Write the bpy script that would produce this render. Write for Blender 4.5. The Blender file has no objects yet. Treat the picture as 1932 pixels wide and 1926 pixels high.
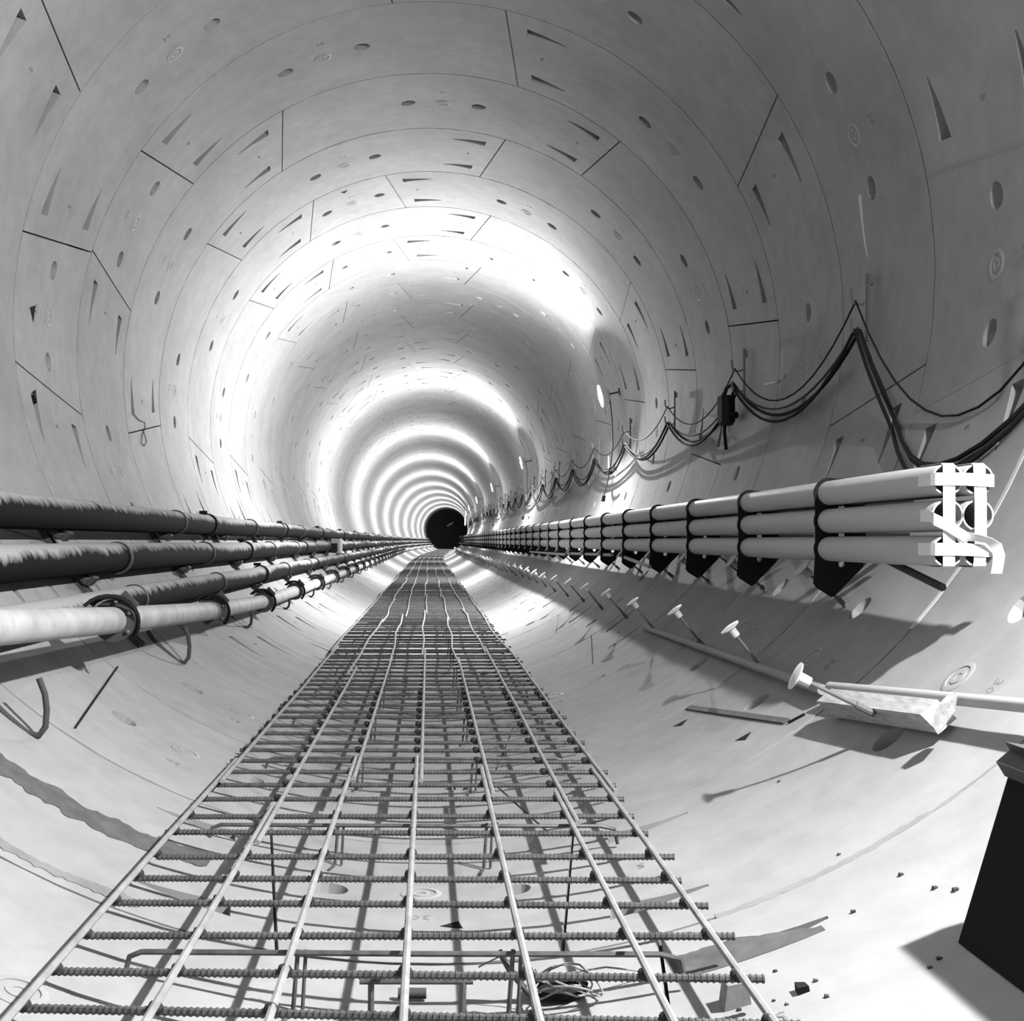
import bpy, bmesh, math, random
from mathutils import Vector, Matrix
random.seed(7)
PI = math.pi
SC = bpy.context.scene
COL = SC.collection

# ---------------------------------------------------------------- camera
CAM_H = 1.214            # camera height above the invert
R = 2.6                  # inner radius of the lining
AX = 2.6                 # height of the tunnel axis
F = 2331.0               # focal length in pixels of the 1932 px frame
cam_d = bpy.data.cameras.new('camera')
cam_d.sensor_fit = 'HORIZONTAL'
cam_d.sensor_width = 36.0
cam_d.lens = 36.0 * F / 1932.0
cam_d.shift_x = (966 - 808) / 1932.0
cam_d.shift_y = (1020 - 963) / 1932.0
cam_d.clip_end = 400
cam = bpy.data.objects.new('camera', cam_d)
COL.objects.link(cam)
cam.location = (0, 0, CAM_H)
cam.rotation_euler = (PI / 2, 0, 0)
SC.camera = cam

# ---------------------------------------------------------------- world, exposure
w = bpy.data.worlds.new('world')
SC.world = w
w.use_nodes = True
w.node_tree.nodes['Background'].inputs[0].default_value = (0, 0, 0, 1)
w.node_tree.nodes['Background'].inputs[1].default_value = 0.0
SC.view_settings.view_transform = 'Standard'
SC.view_settings.look = 'None'
SC.view_settings.gamma = 1.0
SC.view_settings.use_curve_mapping = False
SC.view_settings.exposure = 0.1
SC.cycles.max_bounces = 4
SC.cycles.diffuse_bounces = 4
SC.cycles.glossy_bounces = 1
LAMP_W = 1290.0          # watts of each floodlight's bare bulb
BEAM_W = 375.0           # watts its reflector throws forward
LAMP_Z = [2.35 + 14.0 * i for i in range(11)]

# ---------------------------------------------------------------- geometry of the place
def path(z):
    """lateral offset of the tunnel axis: straight, then a gentle bend to the right"""
    c = 7.2e-4
    if z < 55: return 0.0
    if z < 95: return 0.5 * c * (z - 55) ** 2
    return 800 * c + 40 * c * (z - 95)
def slope(z):
    c = 7.2e-4
    return 0.0 if z < 55 else (c * (z - 55) if z < 95 else 40 * c)
def W(X, Yc, z):
    """lateral X, height over the camera, distance along the tunnel -> world"""
    return Vector((X + path(z), z, CAM_H + Yc))
def pol(phi, z, rr=R):
    a = math.radians(phi)
    return Vector((rr * math.cos(a) + path(z), z, AX + rr * math.sin(a)))

# ---------------------------------------------------------------- materials
TONE = 1.02              # overall reflectance of the dusty surfaces
def mat(name, col, rough=0.8, metal=0.0, noise=None, bump=None, rnd=0.0, emit=None, spec=0.08):
    col *= TONE
    m = bpy.data.materials.new(name)
    m.use_nodes = True
    nt = m.node_tree
    b = nt.nodes['Principled BSDF']
    b.inputs['Roughness'].default_value = rough
    b.inputs['Metallic'].default_value = metal
    b.inputs['Specular IOR Level'].default_value = spec
    b.inputs['Base Color'].default_value = (col, col, col, 1)
    tc = nt.nodes.new('ShaderNodeTexCoord')
    if noise:
        mixes = None
        for (sc, amp, det, stretch) in noise:
            mp = nt.nodes.new('ShaderNodeMapping')
            mp.inputs['Scale'].default_value = stretch
            geo = nt.nodes.new('ShaderNodeNewGeometry')
            nt.links.new(geo.outputs['Position'], mp.inputs['Vector'])
            n = nt.nodes.new('ShaderNodeTexNoise')
            n.inputs['Scale'].default_value = sc
            n.inputs['Detail'].default_value = det
            n.inputs['Roughness'].default_value = 0.6
            nt.links.new(mp.outputs[0], n.inputs['Vector'])
            mr = nt.nodes.new('ShaderNodeMapRange')
            mr.inputs['From Min'].default_value = 0.3
            mr.inputs['From Max'].default_value = 0.7
            mr.inputs['To Min'].default_value = 1 - amp
            mr.inputs['To Max'].default_value = 1 + amp
            nt.links.new(n.outputs['Fac'], mr.inputs['Value'])
            if mixes is None:
                mixes = mr.outputs[0]
            else:
                mu = nt.nodes.new('ShaderNodeMath'); mu.operation = 'MULTIPLY'
                nt.links.new(mixes, mu.inputs[0]); nt.links.new(mr.outputs[0], mu.inputs[1])
                mixes = mu.outputs[0]
        if rnd:
            oi = nt.nodes.new('ShaderNodeObjectInfo')
            mr = nt.nodes.new('ShaderNodeMapRange')
            mr.inputs['To Min'].default_value = 1 - rnd
            mr.inputs['To Max'].default_value = 1 + rnd
            nt.links.new(oi.outputs['Random'], mr.inputs['Value'])
            mu = nt.nodes.new('ShaderNodeMath'); mu.operation = 'MULTIPLY'
            nt.links.new(mixes, mu.inputs[0]); nt.links.new(mr.outputs[0], mu.inputs[1])
            mixes = mu.outputs[0]
        mu = nt.nodes.new('ShaderNodeMath'); mu.operation = 'MULTIPLY'
        mu.inputs[1].default_value = col
        nt.links.new(mixes, mu.inputs[0])
        cc = nt.nodes.new('ShaderNodeCombineColor')
        for i in range(3): nt.links.new(mu.outputs[0], cc.inputs[i])
        nt.links.new(cc.outputs[0], b.inputs['Base Color'])
    if bump:
        geo = nt.nodes.new('ShaderNodeNewGeometry')
        n = nt.nodes.new('ShaderNodeTexNoise')
        n.inputs['Scale'].default_value = bump[0]
        n.inputs['Detail'].default_value = 3
        nt.links.new(geo.outputs['Position'], n.inputs['Vector'])
        bp = nt.nodes.new('ShaderNodeBump')
        bp.inputs['Strength'].default_value = bump[1]
        bp.inputs['Distance'].default_value = bump[2]
        nt.links.new(n.outputs['Fac'], bp.inputs['Height'])
        nt.links.new(bp.outputs[0], b.inputs['Normal'])
    if emit:
        b.inputs['Emission Color'].default_value = (1, 1, 1, 1)
        b.inputs['Emission Strength'].default_value = emit
    return m

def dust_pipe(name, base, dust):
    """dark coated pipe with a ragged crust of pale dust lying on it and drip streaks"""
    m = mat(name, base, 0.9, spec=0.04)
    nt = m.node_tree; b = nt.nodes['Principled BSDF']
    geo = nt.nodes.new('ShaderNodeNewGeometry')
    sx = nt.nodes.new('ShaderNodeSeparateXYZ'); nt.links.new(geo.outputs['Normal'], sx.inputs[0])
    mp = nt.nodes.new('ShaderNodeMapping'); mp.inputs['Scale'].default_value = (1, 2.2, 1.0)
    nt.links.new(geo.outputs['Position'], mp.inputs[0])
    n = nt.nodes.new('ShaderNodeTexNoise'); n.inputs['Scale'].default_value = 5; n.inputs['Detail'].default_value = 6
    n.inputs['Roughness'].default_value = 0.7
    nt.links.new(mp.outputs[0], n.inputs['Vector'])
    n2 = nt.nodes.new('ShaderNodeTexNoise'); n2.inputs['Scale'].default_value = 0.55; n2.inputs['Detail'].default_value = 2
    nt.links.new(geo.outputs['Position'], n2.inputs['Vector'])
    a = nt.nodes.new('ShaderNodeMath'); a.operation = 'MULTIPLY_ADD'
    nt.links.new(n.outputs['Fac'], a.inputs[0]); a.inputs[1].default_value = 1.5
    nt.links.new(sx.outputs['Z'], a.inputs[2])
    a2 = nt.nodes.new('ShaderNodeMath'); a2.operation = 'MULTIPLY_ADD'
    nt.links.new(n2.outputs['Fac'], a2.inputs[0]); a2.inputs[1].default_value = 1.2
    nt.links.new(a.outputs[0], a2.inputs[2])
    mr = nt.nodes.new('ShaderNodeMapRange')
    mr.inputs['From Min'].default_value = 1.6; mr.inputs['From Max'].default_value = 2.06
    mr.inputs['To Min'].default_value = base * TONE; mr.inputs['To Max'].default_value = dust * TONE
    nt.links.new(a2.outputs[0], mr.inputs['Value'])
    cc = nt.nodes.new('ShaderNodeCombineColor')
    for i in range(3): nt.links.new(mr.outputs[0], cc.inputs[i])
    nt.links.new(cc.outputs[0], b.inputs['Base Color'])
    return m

S1 = (1, 1, 1)
M = {}
M['concrete'] = mat('concrete_lining', 0.26, 0.88, noise=[(1.3, 0.11, 4, S1), (8, 0.08, 4, S1)], rnd=0.05, spec=0.2)
M['backing'] = mat('joint_grout', 0.05, 0.95)
M['plug'] = mat('grout_plug_plastic', 0.27, 0.6)
M['mortar'] = mat('grey_mortar', 0.085, 0.8, noise=[(14, 0.25, 5, S1)])
M['mortar_pale'] = mat('pale_mortar', 0.18, 0.8, noise=[(10, 0.2, 5, S1)])
M['mortar_faint'] = mat('dry_mortar', 0.21, 0.85, noise=[(10, 0.1, 5, S1)])
M['mortar_even'] = mat('flush_mortar', 0.25, 0.88)
M['white_grout'] = mat('white_grout', 0.5, 0.8)
M['mark'] = mat('casting_mark', 0.17, 0.9)
M['rebar'] = mat('rebar_steel', 0.09, 0.5, 0.3, noise=[(30, 0.3, 4, S1)])
M['rebar_light'] = mat('rebar_dusty', 0.22, 0.7, noise=[(12, 0.2, 4, S1)])
M['tie'] = mat('tie_wire', 0.03, 0.6)
M['pvc'] = mat('grey_conduit', 0.38, 0.55, noise=[(3, 0.06, 3, (1, .2, 1))])
M['black'] = mat('black_paint', 0.015, 0.85, spec=0.02)
M['rubber'] = mat('black_rubber', 0.014, 0.8, spec=0.05)
M['cable'] = mat('cable_sheath', 0.02, 0.8, spec=0.04)
M['cable_grey'] = mat('cable_sheath_grey', 0.06, 0.8, spec=0.04)
M['tape'] = mat('white_tape', 0.62, 0.5)
M['cap'] = mat('white_plastic', 0.5, 0.5)
M['cap_grey'] = mat('grey_plastic', 0.34, 0.6)
M['steel'] = mat('galvanised_steel', 0.12, 0.7, 0.1)
M['dark_steel'] = mat('dark_steel', 0.06, 0.7, 0.1)
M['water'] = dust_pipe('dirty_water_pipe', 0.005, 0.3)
M['white_pipe'] = mat('dusty_white_pipe', 0.3, 0.7, noise=[(7, 0.22, 6, S1), (1.5, 0.1, 3, S1)])
M['wood'] = mat('sawn_timber', 0.32, 0.85, noise=[(9, 0.3, 6, (6, 1, 6))])
M['conduit'] = mat('pale_conduit', 0.25, 0.5)
M['white_paint'] = mat('white_pole', 0.36, 0.5)
M['box_grey'] = mat('grey_box', 0.25, 0.6)
M['reflector'] = mat('reflector_metal', 0.6, 0.4, 0.5)
M['bulb'] = mat('lit_bulb', 0.9, 0.4, emit=150.0)
M['end'] = mat('painted_tunnel_dark', 0.02, 0.9)
M['block'] = mat('concrete_block', 0.22, 0.9, noise=[(30, 0.2, 4, S1)])

# ---------------------------------------------------------------- helpers
ORD = ['first', 'second', 'third', 'fourth', 'fifth', 'sixth', 'seventh', 'eighth', 'ninth', 'tenth', 'eleventh', 'twelfth']
def mesh_of(name, verts, faces, smooth=None, recalc=False, inward=False):
    me = bpy.data.meshes.new(name)
    me.from_pydata([tuple(v) for v in verts], [], faces)
    if recalc:
        bm = bmesh.new(); bm.from_mesh(me)
        bmesh.ops.recalc_face_normals(bm, faces=bm.faces)
        if inward:                                # every island must face the tunnel axis
            left = set(bm.faces)
            while left:
                f0 = left.pop(); isl = [f0]; st = [f0]
                while st:
                    for ed in st.pop().edges:
                        for h in ed.link_faces:
                            if h in left: left.discard(h); isl.append(h); st.append(h)
                q = 0.0
                for f in isl:
                    c = f.calc_center_median(); rad = Vector((c.x, 0, c.z)).normalized()
                    dd = f.normal.dot(rad)
                    if abs(dd) > .97 and math.hypot(c.x, c.z) < R + .005: q += dd * f.calc_area()
                if q > 0: bmesh.ops.reverse_faces(bm, faces=isl)
        bm.to_mesh(me); bm.free()
    if smooth is not None:
        me.polygons.foreach_set('use_smooth', [True] * len(me.polygons))
        me.set_sharp_from_angle(angle=math.radians(smooth))
    me.update()
    return me
def obj(name, me, m=None, parent=None, loc=None, rot=None):
    if m is not None and not me.materials:
        me.materials.append(m if not isinstance(m, str) else M[m])
    o = bpy.data.objects.new(name, me)
    COL.objects.link(o)
    if parent is not None: o.parent = parent
    if loc is not None: o.location = loc
    if rot is not None: o.rotation_euler = rot
    return o
def tag(o, label, cat, group=None):
    o['label'] = label; o['category'] = cat
    if group: o['group'] = group
    return o
def empty(name, loc=(0, 0, 0), rot=(0, 0, 0)):
    o = bpy.data.objects.new(name, None)
    o.empty_display_size = 0.1
    COL.objects.link(o); o.location = loc; o.rotation_euler = rot
    return o

class G:
    """collects geometry for one mesh"""
    def __init__(s): s.v = []; s.f = []
    def add(s, vs, fs):
        o = len(s.v); s.v += [Vector(x) for x in vs]; s.f += [tuple(i + o for i in f) for f in fs]
    def box(s, c, size, rot=None):
        hx, hy, hz = [q / 2 for q in size]
        vs = [Vector((x, y, z)) for x in (-hx, hx) for y in (-hy, hy) for z in (-hz, hz)]
        if rot is not None: vs = [rot @ v for v in vs]
        c = Vector(c)
        s.add([v + c for v in vs], [(0, 1, 3, 2), (4, 6, 7, 5), (0, 4, 5, 1), (2, 3, 7, 6), (0, 2, 6, 4), (1, 5, 7, 3)])
        return s
    def tube(s, pts, r, n=8, cap=True, rads=None):
        pts = [Vector(p) for p in pts]
        rings = []; prev = None
        for i, p in enumerate(pts):
            if i == 0: t = pts[1] - pts[0]
            elif i == len(pts) - 1: t = pts[-1] - pts[-2]
            else: t = (pts[i + 1] - pts[i]).normalized() + (pts[i] - pts[i - 1]).normalized()
            t.normalize()
            if prev is None:
                up = Vector((0, 0, 1)) if abs(t.z) < 0.9 else Vector((1, 0, 0))
                a = t.cross(up).normalized()
            else:
                a = (prev - t * prev.dot(t)).normalized()
            b = t.cross(a); prev = a
            rr = rads[i] if rads else r
            rings.append([p + (a * math.cos(2 * PI * k / n) + b * math.sin(2 * PI * k / n)) * rr for k in range(n)])
        vs = [v for rg in rings for v in rg]; fs = []
        for i in range(len(pts) - 1):
            for k in range(n):
                fs.append((i * n + k, i * n + (k + 1) % n, (i + 1) * n + (k + 1) % n, (i + 1) * n + k))
        if cap:
            fs.append(tuple(range(n - 1, -1, -1))); L = (len(pts) - 1) * n
            fs.append(tuple(L + k for k in range(n)))
        s.add(vs, fs); return s
    def lathe(s, prof, n=16, mtx=None):
        """profile of (radius, height) about local Z"""
        vs = []; fs = []
        for (r, h) in prof:
            for k in range(n):
                a = 2 * PI * k / n
                vs.append(Vector((r * math.cos(a), r * math.sin(a), h)))
        for i in range(len(prof) - 1):
            for k in range(n):
                fs.append((i * n + k, i * n + (k + 1) % n, (i + 1) * n + (k + 1) % n, (i + 1) * n + k))
        fs.append(tuple(range(n - 1, -1, -1))); L = (len(prof) - 1) * n
        fs.append(tuple(L + k for k in range(n)))
        if mtx is not None: vs = [mtx @ v for v in vs]
        s.add(vs, fs); return s
    def ribbon(s, pts, wv, th=0.0015):
        """flat band: points along the middle, width vector at each point"""
        pts = [Vector(p) for p in pts]; wv = [Vector(x) for x in wv]
        n = len(pts); vs = []
        for i in range(n):
            t = (pts[min(i + 1, n - 1)] - pts[max(i - 1, 0)]).normalized()
            nn = t.cross(wv[i]).normalized() * th / 2
            vs += [pts[i] - wv[i] / 2 - nn, pts[i] + wv[i] / 2 - nn, pts[i] + wv[i] / 2 + nn, pts[i] - wv[i] / 2 + nn]
        fs = []
        for i in range(n - 1):
            for k in range(4):
                fs.append((4 * i + k, 4 * i + (k + 1) % 4, 4 * i + 4 + (k + 1) % 4, 4 * i + 4 + k))
        fs += [(3, 2, 1, 0), tuple(4 * (n - 1) + k for k in range(4))]
        s.add(vs, fs); return s
    def prism(s, poly, y0, y1):
        """polygon in X,Z pulled along Y"""
        n = len(poly)
        vs = [Vector((x, y0, z)) for x, z in poly] + [Vector((x, y1, z)) for x, z in poly]
        fs = [tuple(range(n)), tuple(range(2 * n - 1, n - 1, -1))]
        fs += [(i, i + n, (i + 1) % n + n, (i + 1) % n) for i in range(n)]
        s.add(vs, fs); return s
    def mesh(s, name, smooth=None, recalc=True):
        return mesh_of(name, s.v, s.f, smooth, recalc)

def wallpt(px, py, rr=R):
    """point of the cylinder of radius rr that a sight line of the photograph meets"""
    a = (px - 808) / F; b = (1020 - py) / F; c = AX - CAM_H
    A = a * a + b * b; B = -2 * b * c; C = c * c - rr * rr
    z = (-B + math.sqrt(B * B - 4 * A * C)) / (2 * A)
    return Vector((a * z, z, CAM_H + b * z))

# ================================================================ the lining
RL = 1.4                                     # ring length
Z0 = 9.14                                    # start of ring 0
wall = empty('wall_lining'); wall['kind'] = 'structure'
wall['label'] = 'round tunnel lining of pale precast concrete segments'
SL = 2.2                                     # half slant of a radial joint, degrees
GAP = 0.008

def ring_joints(k):
    """(mean angle, slant sign) of the radial joints of ring k, counter-clockwise from the key's upper edge"""
    T = {-5: (215, '++++--'), -4: (280.7, '+++---'), -3: (8.5, '++++--'), -2: (77.2, '++++--'),
         -1: (188.0, '+++---'), 0: (165.1, '++++--'), 1: (278.2, '++++--')}
    if k in T: b, sg = T[k]
    elif k % 2: b, sg = 120.6, '++++--'
    else: b, sg = 233.0, '++++--'
    ang = [b + 67.5 * i for i in range(6)]   # last one is the key's lower edge, 22.5 degrees short of b
    return [(a, 1 if c == '+' else -1) for a, c in zip(ang, sg)]

SEG = {}
def seg_mesh(wd, s0, s1, rnd=0):
    key = (wd, s0, s1)
    if key in SEG: return SEG[key]
    vs = []; fs = []; cache = {}
    gu = math.degrees(0.0055 / R); gv = GAP / RL
    def P(u, v, d=0.0):
        kk = (round(u, 4), round(v, 5), round(d, 4))
        if kk in cache: return cache[kk]
        vv = gv + v * (1 - 2 * gv)
        j0 = -wd / 2 + s0 * SL * (2 * vv - 1) + gu
        j1 = wd / 2 + s1 * SL * (2 * vv - 1) - gu
        th = math.radians(j0 + (j1 - j0) * u / wd)
        vs.append(Vector(((R + d) * math.cos(th), vv * RL, (R + d) * math.sin(th))))
        cache[kk] = len(vs) - 1
        return cache[kk]
    rows = [0, .13, .27, .42, .58, .73, .87, 1]
    big = wd > 40
    if big:
        left = [0, 1.5, 3.0, 4.75, 6.5, 8.25, 10, 12, 14.5, 17, 19.5, 22]
        us = left + [24.4, 28.9, 31.5, 36.0, 38.6, 43.1] + [67.5 - x for x in reversed(left)]
        circ = [(24.4, 28.9), (38.6, 43.1)]
    else:
        us = [0, 1.95, 6.55, 9.0, 13.5, 15.95, 20.55, 22.5]
        circ = [(1.95, 6.55), (15.95, 20.55)]
    slots = []
    if big and s0 > 0: slots.append(('L', 3.0, 10.0))
    if big and s1 < 0: slots.append(('R', 57.5, 64.5))
    for i in range(len(us) - 1):
        u0, u1 = us[i], us[i + 1]
        for j in range(len(rows) - 1):
            v0, v1 = rows[j], rows[j + 1]
            sl = None
            if j in (1, 5):
                for q in slots:
                    if u0 >= q[1] - .01 and u1 <= q[2] + .01: sl = q
            if sl:
                vc = (v0 + v1) / 2
                def hw(u):
                    t = (u - sl[1]) / (sl[2] - sl[1])
                    if sl[0] == 'R': t = 1 - t
                    return 0.046 * (1 - t) + 0.006 * t, 0.10 * (1 - t) ** 0.8 + 0.012
                (h0, d0), (h1, d1) = hw(u0), hw(u1)
                a0, a1 = P(u0, v0), P(u1, v0)
                l0, l1 = P(u0, vc - h0), P(u1, vc - h1)
                t0, t1 = P(u0, vc + h0), P(u1, vc + h1)
                b0, b1 = P(u0, v1), P(u1, v1)
                dl0, dl1 = P(u0, vc - h0, d0), P(u1, vc - h1, d1)
                dt0, dt1 = P(u0, vc + h0, d0), P(u1, vc + h1, d1)
                fs += [(a0, a1, l1, l0), (l0, l1, dl1, dl0), (dl0, dl1, dt1, dt0), (dt0, dt1, t1, t0), (t0, t1, b1, b0)]
                if abs(u0 - sl[1]) < .01: fs.append((l0, dl0, dt0, t0))
                if abs(u1 - sl[2]) < .01: fs.append((l1, t1, dt1, dl1))
                continue
            if j == 3 and (u0, u1) in circ:
                uc, vc = (u0 + u1) / 2, 0.5
                ru = math.degrees(0.066 / R); rv = 0.066 / RL
                sq = [(-1, -1), (-.5, -1), (0, -1), (.5, -1), (1, -1), (1, -.5), (1, 0), (1, .5), (1, 1), (.5, 1), (0, 1), (-.5, 1), (-1, 1), (-1, .5), (-1, 0), (-1, -.5)]
                c00, c10, c11, c01 = [vs[P(*x)] for x in ((u0, v0), (u1, v0), (u1, v1), (u0, v1))]
                outer = []; inner = []; deep = []
                for (x, y) in sq:
                    if abs(x) == 1 and abs(y) == 1:
                        outer.append(P(u0 if x < 0 else u1, v0 if y < 0 else v1))
                    else:
                        s, t = (x + 1) / 2, (y + 1) / 2
                        pt = (c00 * (1 - s) + c10 * s) * (1 - t) + (c01 * (1 - s) + c11 * s) * t
                        vs.append(pt); outer.append(len(vs) - 1)
                    L = math.hypot(x, y)
                    inner.append(P(uc + ru * x / L, vc + rv * y / L))
                    deep.append(P(uc + .72 * ru * x / L, vc + .72 * rv * y / L, 0.075))
                for q in range(16):
                    r2 = (q + 1) % 16
                    fs.append((outer[q], outer[r2], inner[r2], inner[q]))
                    fs.append((inner[q], inner[r2], deep[r2], deep[q]))
                fs.append(tuple(deep))
                continue
            face = [P(u0, v0), P(u1, v0)]
            # the ends of a slot leave extra points on the neighbouring columns
            for q in slots:
                if j in (1, 5):
                    vc = (v0 + v1) / 2
                    wide = 0.046; tip = 0.006
                    if abs(u1 - q[1]) < .01:
                        h = wide if q[0] == 'L' else tip
                        face += [P(u1, vc - h), P(u1, vc + h)]
            face += [P(u1, v1), P(u0, v1)]
            for q in slots:
                if j in (1, 5):
                    vc = (v0 + v1) / 2
                    if abs(u0 - q[2]) < .01:
                        h = 0.006 if q[0] == 'L' else 0.046
                        face += [P(u0, vc + h), P(u0, vc - h)]
            fs.append(tuple(face))
    # joint faces
    for i in range(len(us) - 1):
        for v in (0, 1):
            fs.append((P(us[i], v), P(us[i + 1], v), P(us[i + 1], v, .12), P(us[i], v, .12)))
    for j in range(len(rows) - 1):
        for u in (0, us[-1]):
            fs.append((P(u, rows[j]), P(u, rows[j + 1]), P(u, rows[j + 1], .12), P(u, rows[j], .12)))
    me = mesh_of('lining_segment', vs, fs, smooth=22, recalc=True, inward=True)
    me.materials.append(M['concrete'])
    SEG[key] = me
    return me

plug_me = G().lathe([(.072, -.004), (.072, .004), (.066, .006), (.053, .006), (.052, -.002), (.034, -.002), (.033, .005), (.017, .005), (.016, -.02)], 20).mesh('grout_plug', 30)
plug_me.materials.append(M['plug'])

def text_mesh(body, size):
    c = bpy.data.curves.new('mark', 'FONT'); c.body = body; c.size = size; c.extrude = 0.0015
    c.align_x = 'CENTER'; c.resolution_u = 1
    o = bpy.data.objects.new('mark', c); COL.objects.link(o)
    dg = bpy.context.evaluated_depsgraph_get()
    me = bpy.data.meshes.new_from_object(o.evaluated_get(dg))
    bpy.data.objects.remove(o); bpy.data.curves.remove(c)
    me.name = 'casting_mark'; me.materials.clear(); me.materials.append(M['mark'])
    return me
mark30 = text_mesh('30', 0.075); mark5 = text_mesh('5', 0.07)

for k in range(-5, 45):
    zs = Z0 + RL * k
    js = ring_joints(k)
    for i in range(6):
        a0, s0 = js[i]; a1, s1 = js[(i + 1) % 6]
        if i == 5: a1 += 360
        wd = 67.5 if i < 5 else 22.5
        mean = a0 + wd / 2
        zm = zs + RL / 2
        o = obj('lining_segment', seg_mesh(wd, s0, s1), None, wall,
                (path(zm) - slope(zm) * RL / 2, zs, AX), (0, -math.radians(mean), -slope(zm)))
        if k <= 9:
            # local frame: +X outwards at the middle of the segment, plug axis = -X
            obj('grout_plug', plug_me, None, o, (R, RL / 2, 0), (0, -PI / 2, 0))
            if k <= 6:
                B = Matrix(((0, 0, -1), (0, 1, 0), (1, 0, 0)))   # columns: text x -> +tangent, text y -> +Y, normal -> -X
                mrk = obj('casting_mark', mark30, None, o, (R - .001, RL / 2 - 0.24, 0))
                mrk.rotation_euler = Matrix(((0, 0, -1), (0, -1, 0), (-1, 0, 0))).to_euler()
                if wd > 40:
                    for sgn in ((-1,) if s0 > 0 else ()) + ((1,) if s1 < 0 else ()):
                        t = math.radians(sgn * (33.75 - 5.5))
                        mk = obj('casting_mark', mark5, None, o, ((R - .001) * math.cos(t), RL / 2, (R - .001) * math.sin(t)))
                        mk.rotation_euler = (Matrix.Rotation(-t, 3, 'Y') @ Matrix(((0, 0, -1), (0, -1, 0), (-1, 0, 0)))).to_euler()

# rings too far away to tell apart, and the rings behind the camera
g = G()
NA = 120
for k in list(range(-16, -5)) + list(range(45, 106)):
    za, zb = Z0 + RL * k + GAP, Z0 + RL * (k + 1) - GAP
    vs = []
    for (z, rr) in ((za, R + .05), (za, R), (zb, R), (zb, R + .05)):
        vs += [pol(360 * q / NA, z, rr) for q in range(NA)]
    fs = [(i * NA + q, i * NA + (q + 1) % NA, (i + 1) * NA + (q + 1) % NA, (i + 1) * NA + q) for i in range(3) for q in range(NA)]
    g.add(vs, fs)
far = obj('distant_rings', g.mesh('distant_rings', 25), 'concrete', wall); far['kind'] = 'stuff'
# grout behind the joints
g = G(); zz = [-14, 0, 30, 55, 65, 75, 85, 95, 120, 158]
vs = []
for z in zz: vs += [pol(360 * q / 72, z, R + .125) for q in range(72)]
g.add(vs, [(i * 72 + q, i * 72 + (q + 1) % 72, (i + 1) * 72 + (q + 1) % 72, (i + 1) * 72 + q) for i in range(len(zz) - 1) for q in range(72)])
obj('joint_grout', g.mesh('joint_grout', 40), 'backing', wall)

def patch(name, z0f, z1f, p0, p1, m, n=24, rr=R - .003):
    """thin crust on the lining between two edges given as functions of t"""
    g = G(); vs = []
    for i in range(n + 1):
        t = i / n; phi = p0 + (p1 - p0) * t
        for zf in (z0f, z1f):
            vs.append(pol(phi, zf(t), rr)); vs.append(pol(phi, zf(t), R + .004))
    fs = []
    for i in range(n):
        a = 4 * i; b = a + 4
        fs += [(a, b, b + 2, a + 2), (a, a + 1, b + 1, b), (a + 2, b + 2, b + 3, a + 3)]
    fs += [(0, 2, 3, 1), (4 * n, 4 * n + 1, 4 * n + 3, 4 * n + 2)]
    g.add(vs, fs)
    return obj(name, g.mesh(name), m, wall)
def rag(seed, amp, n=40):
    r = random.Random(seed); q = [r.uniform(-amp, amp) for _ in range(n + 2)]
    return lambda t: q[int(t * n)] * (1 - (t * n) % 1) + q[int(t * n) + 1] * ((t * n) % 1)
ra, rb = rag(1, .022), rag(2, .03)
patch('mortar_smear', lambda t: 4.235 - .055 - .05 * math.sin(t * 2.8) + ra(t), lambda t: 4.235 + .06 + .02 * t + rb(t), 232.0, 253.2, 'mortar', 60)
ra2 = rag(3, .006)
patch('mortar_smear', lambda t: 3.60 + ra2(t) * 2, lambda t: 3.66 + .012 * math.sin(9 * t) + ra2(t), 236, 251, 'mortar_pale', 40)
patch('mortar_smear', lambda t: 3.53 + ra2(t), lambda t: 3.565 + ra2(1 - t), 288.5, 306, 'mortar_faint', 40, R - .001)
patch('mortar_smear', lambda t: 3.185, lambda t: 3.345 - .13 * max(0, t - .5) / .5 + ra2(t), 284.4, 293.2, 'mortar', 24, R - .002)
patch('mortar_smear', lambda t: 4.93, lambda t: 4.96, 318, 338, 'white_grout', 24)

# key joints of the third-nearest ring, pointed flush with mortar
for (b, sg) in ((8.5, 1), (346.0, -1)):
    g = G(); vs = []; nn = 6
    for i in range(nn + 1):
        v = i / nn; ph = b + sg * SL * (2 * v - 1); z = Z0 - 3 * RL + .004 + v * (RL - .008)
        vs += [pol(ph - .28, z, R - .0015), pol(ph + .28, z, R - .0015), pol(ph + .28, z, R + .02), pol(ph - .28, z, R + .02)]
    g.add(vs, [(4 * i + k, 4 * i + (k + 1) % 4, 4 * i + 4 + (k + 1) % 4, 4 * i + 4 + k) for i in range(nn) for k in range(4)])
    obj('joint_mortar', g.mesh('joint_mortar'), 'mortar_even', wall)

# small black triangles painted as the shade in open ends of mortared bolt pockets
def tri_mark(px, py, s, ang):
    g = G(); c = wallpt(px, py, R - .002)
    ph = math.degrees(math.atan2(c.z - AX, c.x))
    vs = []
    for q in range(3):
        a = ang + q * 2 * PI / 3
        vs.append(pol(ph + math.degrees(s * math.cos(a) / R), c.y + s * math.sin(a), R - .002))
    vs += [pol(math.degrees(math.atan2(v.z - AX, v.x)), v.y, R + .03) for v in vs]
    g.add(vs, [(0, 1, 2), (0, 3, 4, 1), (1, 4, 5, 2), (2, 5, 3, 0)])
    obj('pocket_shade', g.mesh('pocket_shade'), 'black', wall)
for a in ((1284, 1365, .045, .4), (1403, 1391, .045, .4), (856, 1745, .045, 1.2), (62, 588, .07, .3), (66, 745, .055, .3), (650, 362, .05, 1.5)):
    tri_mark(*a)

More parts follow.
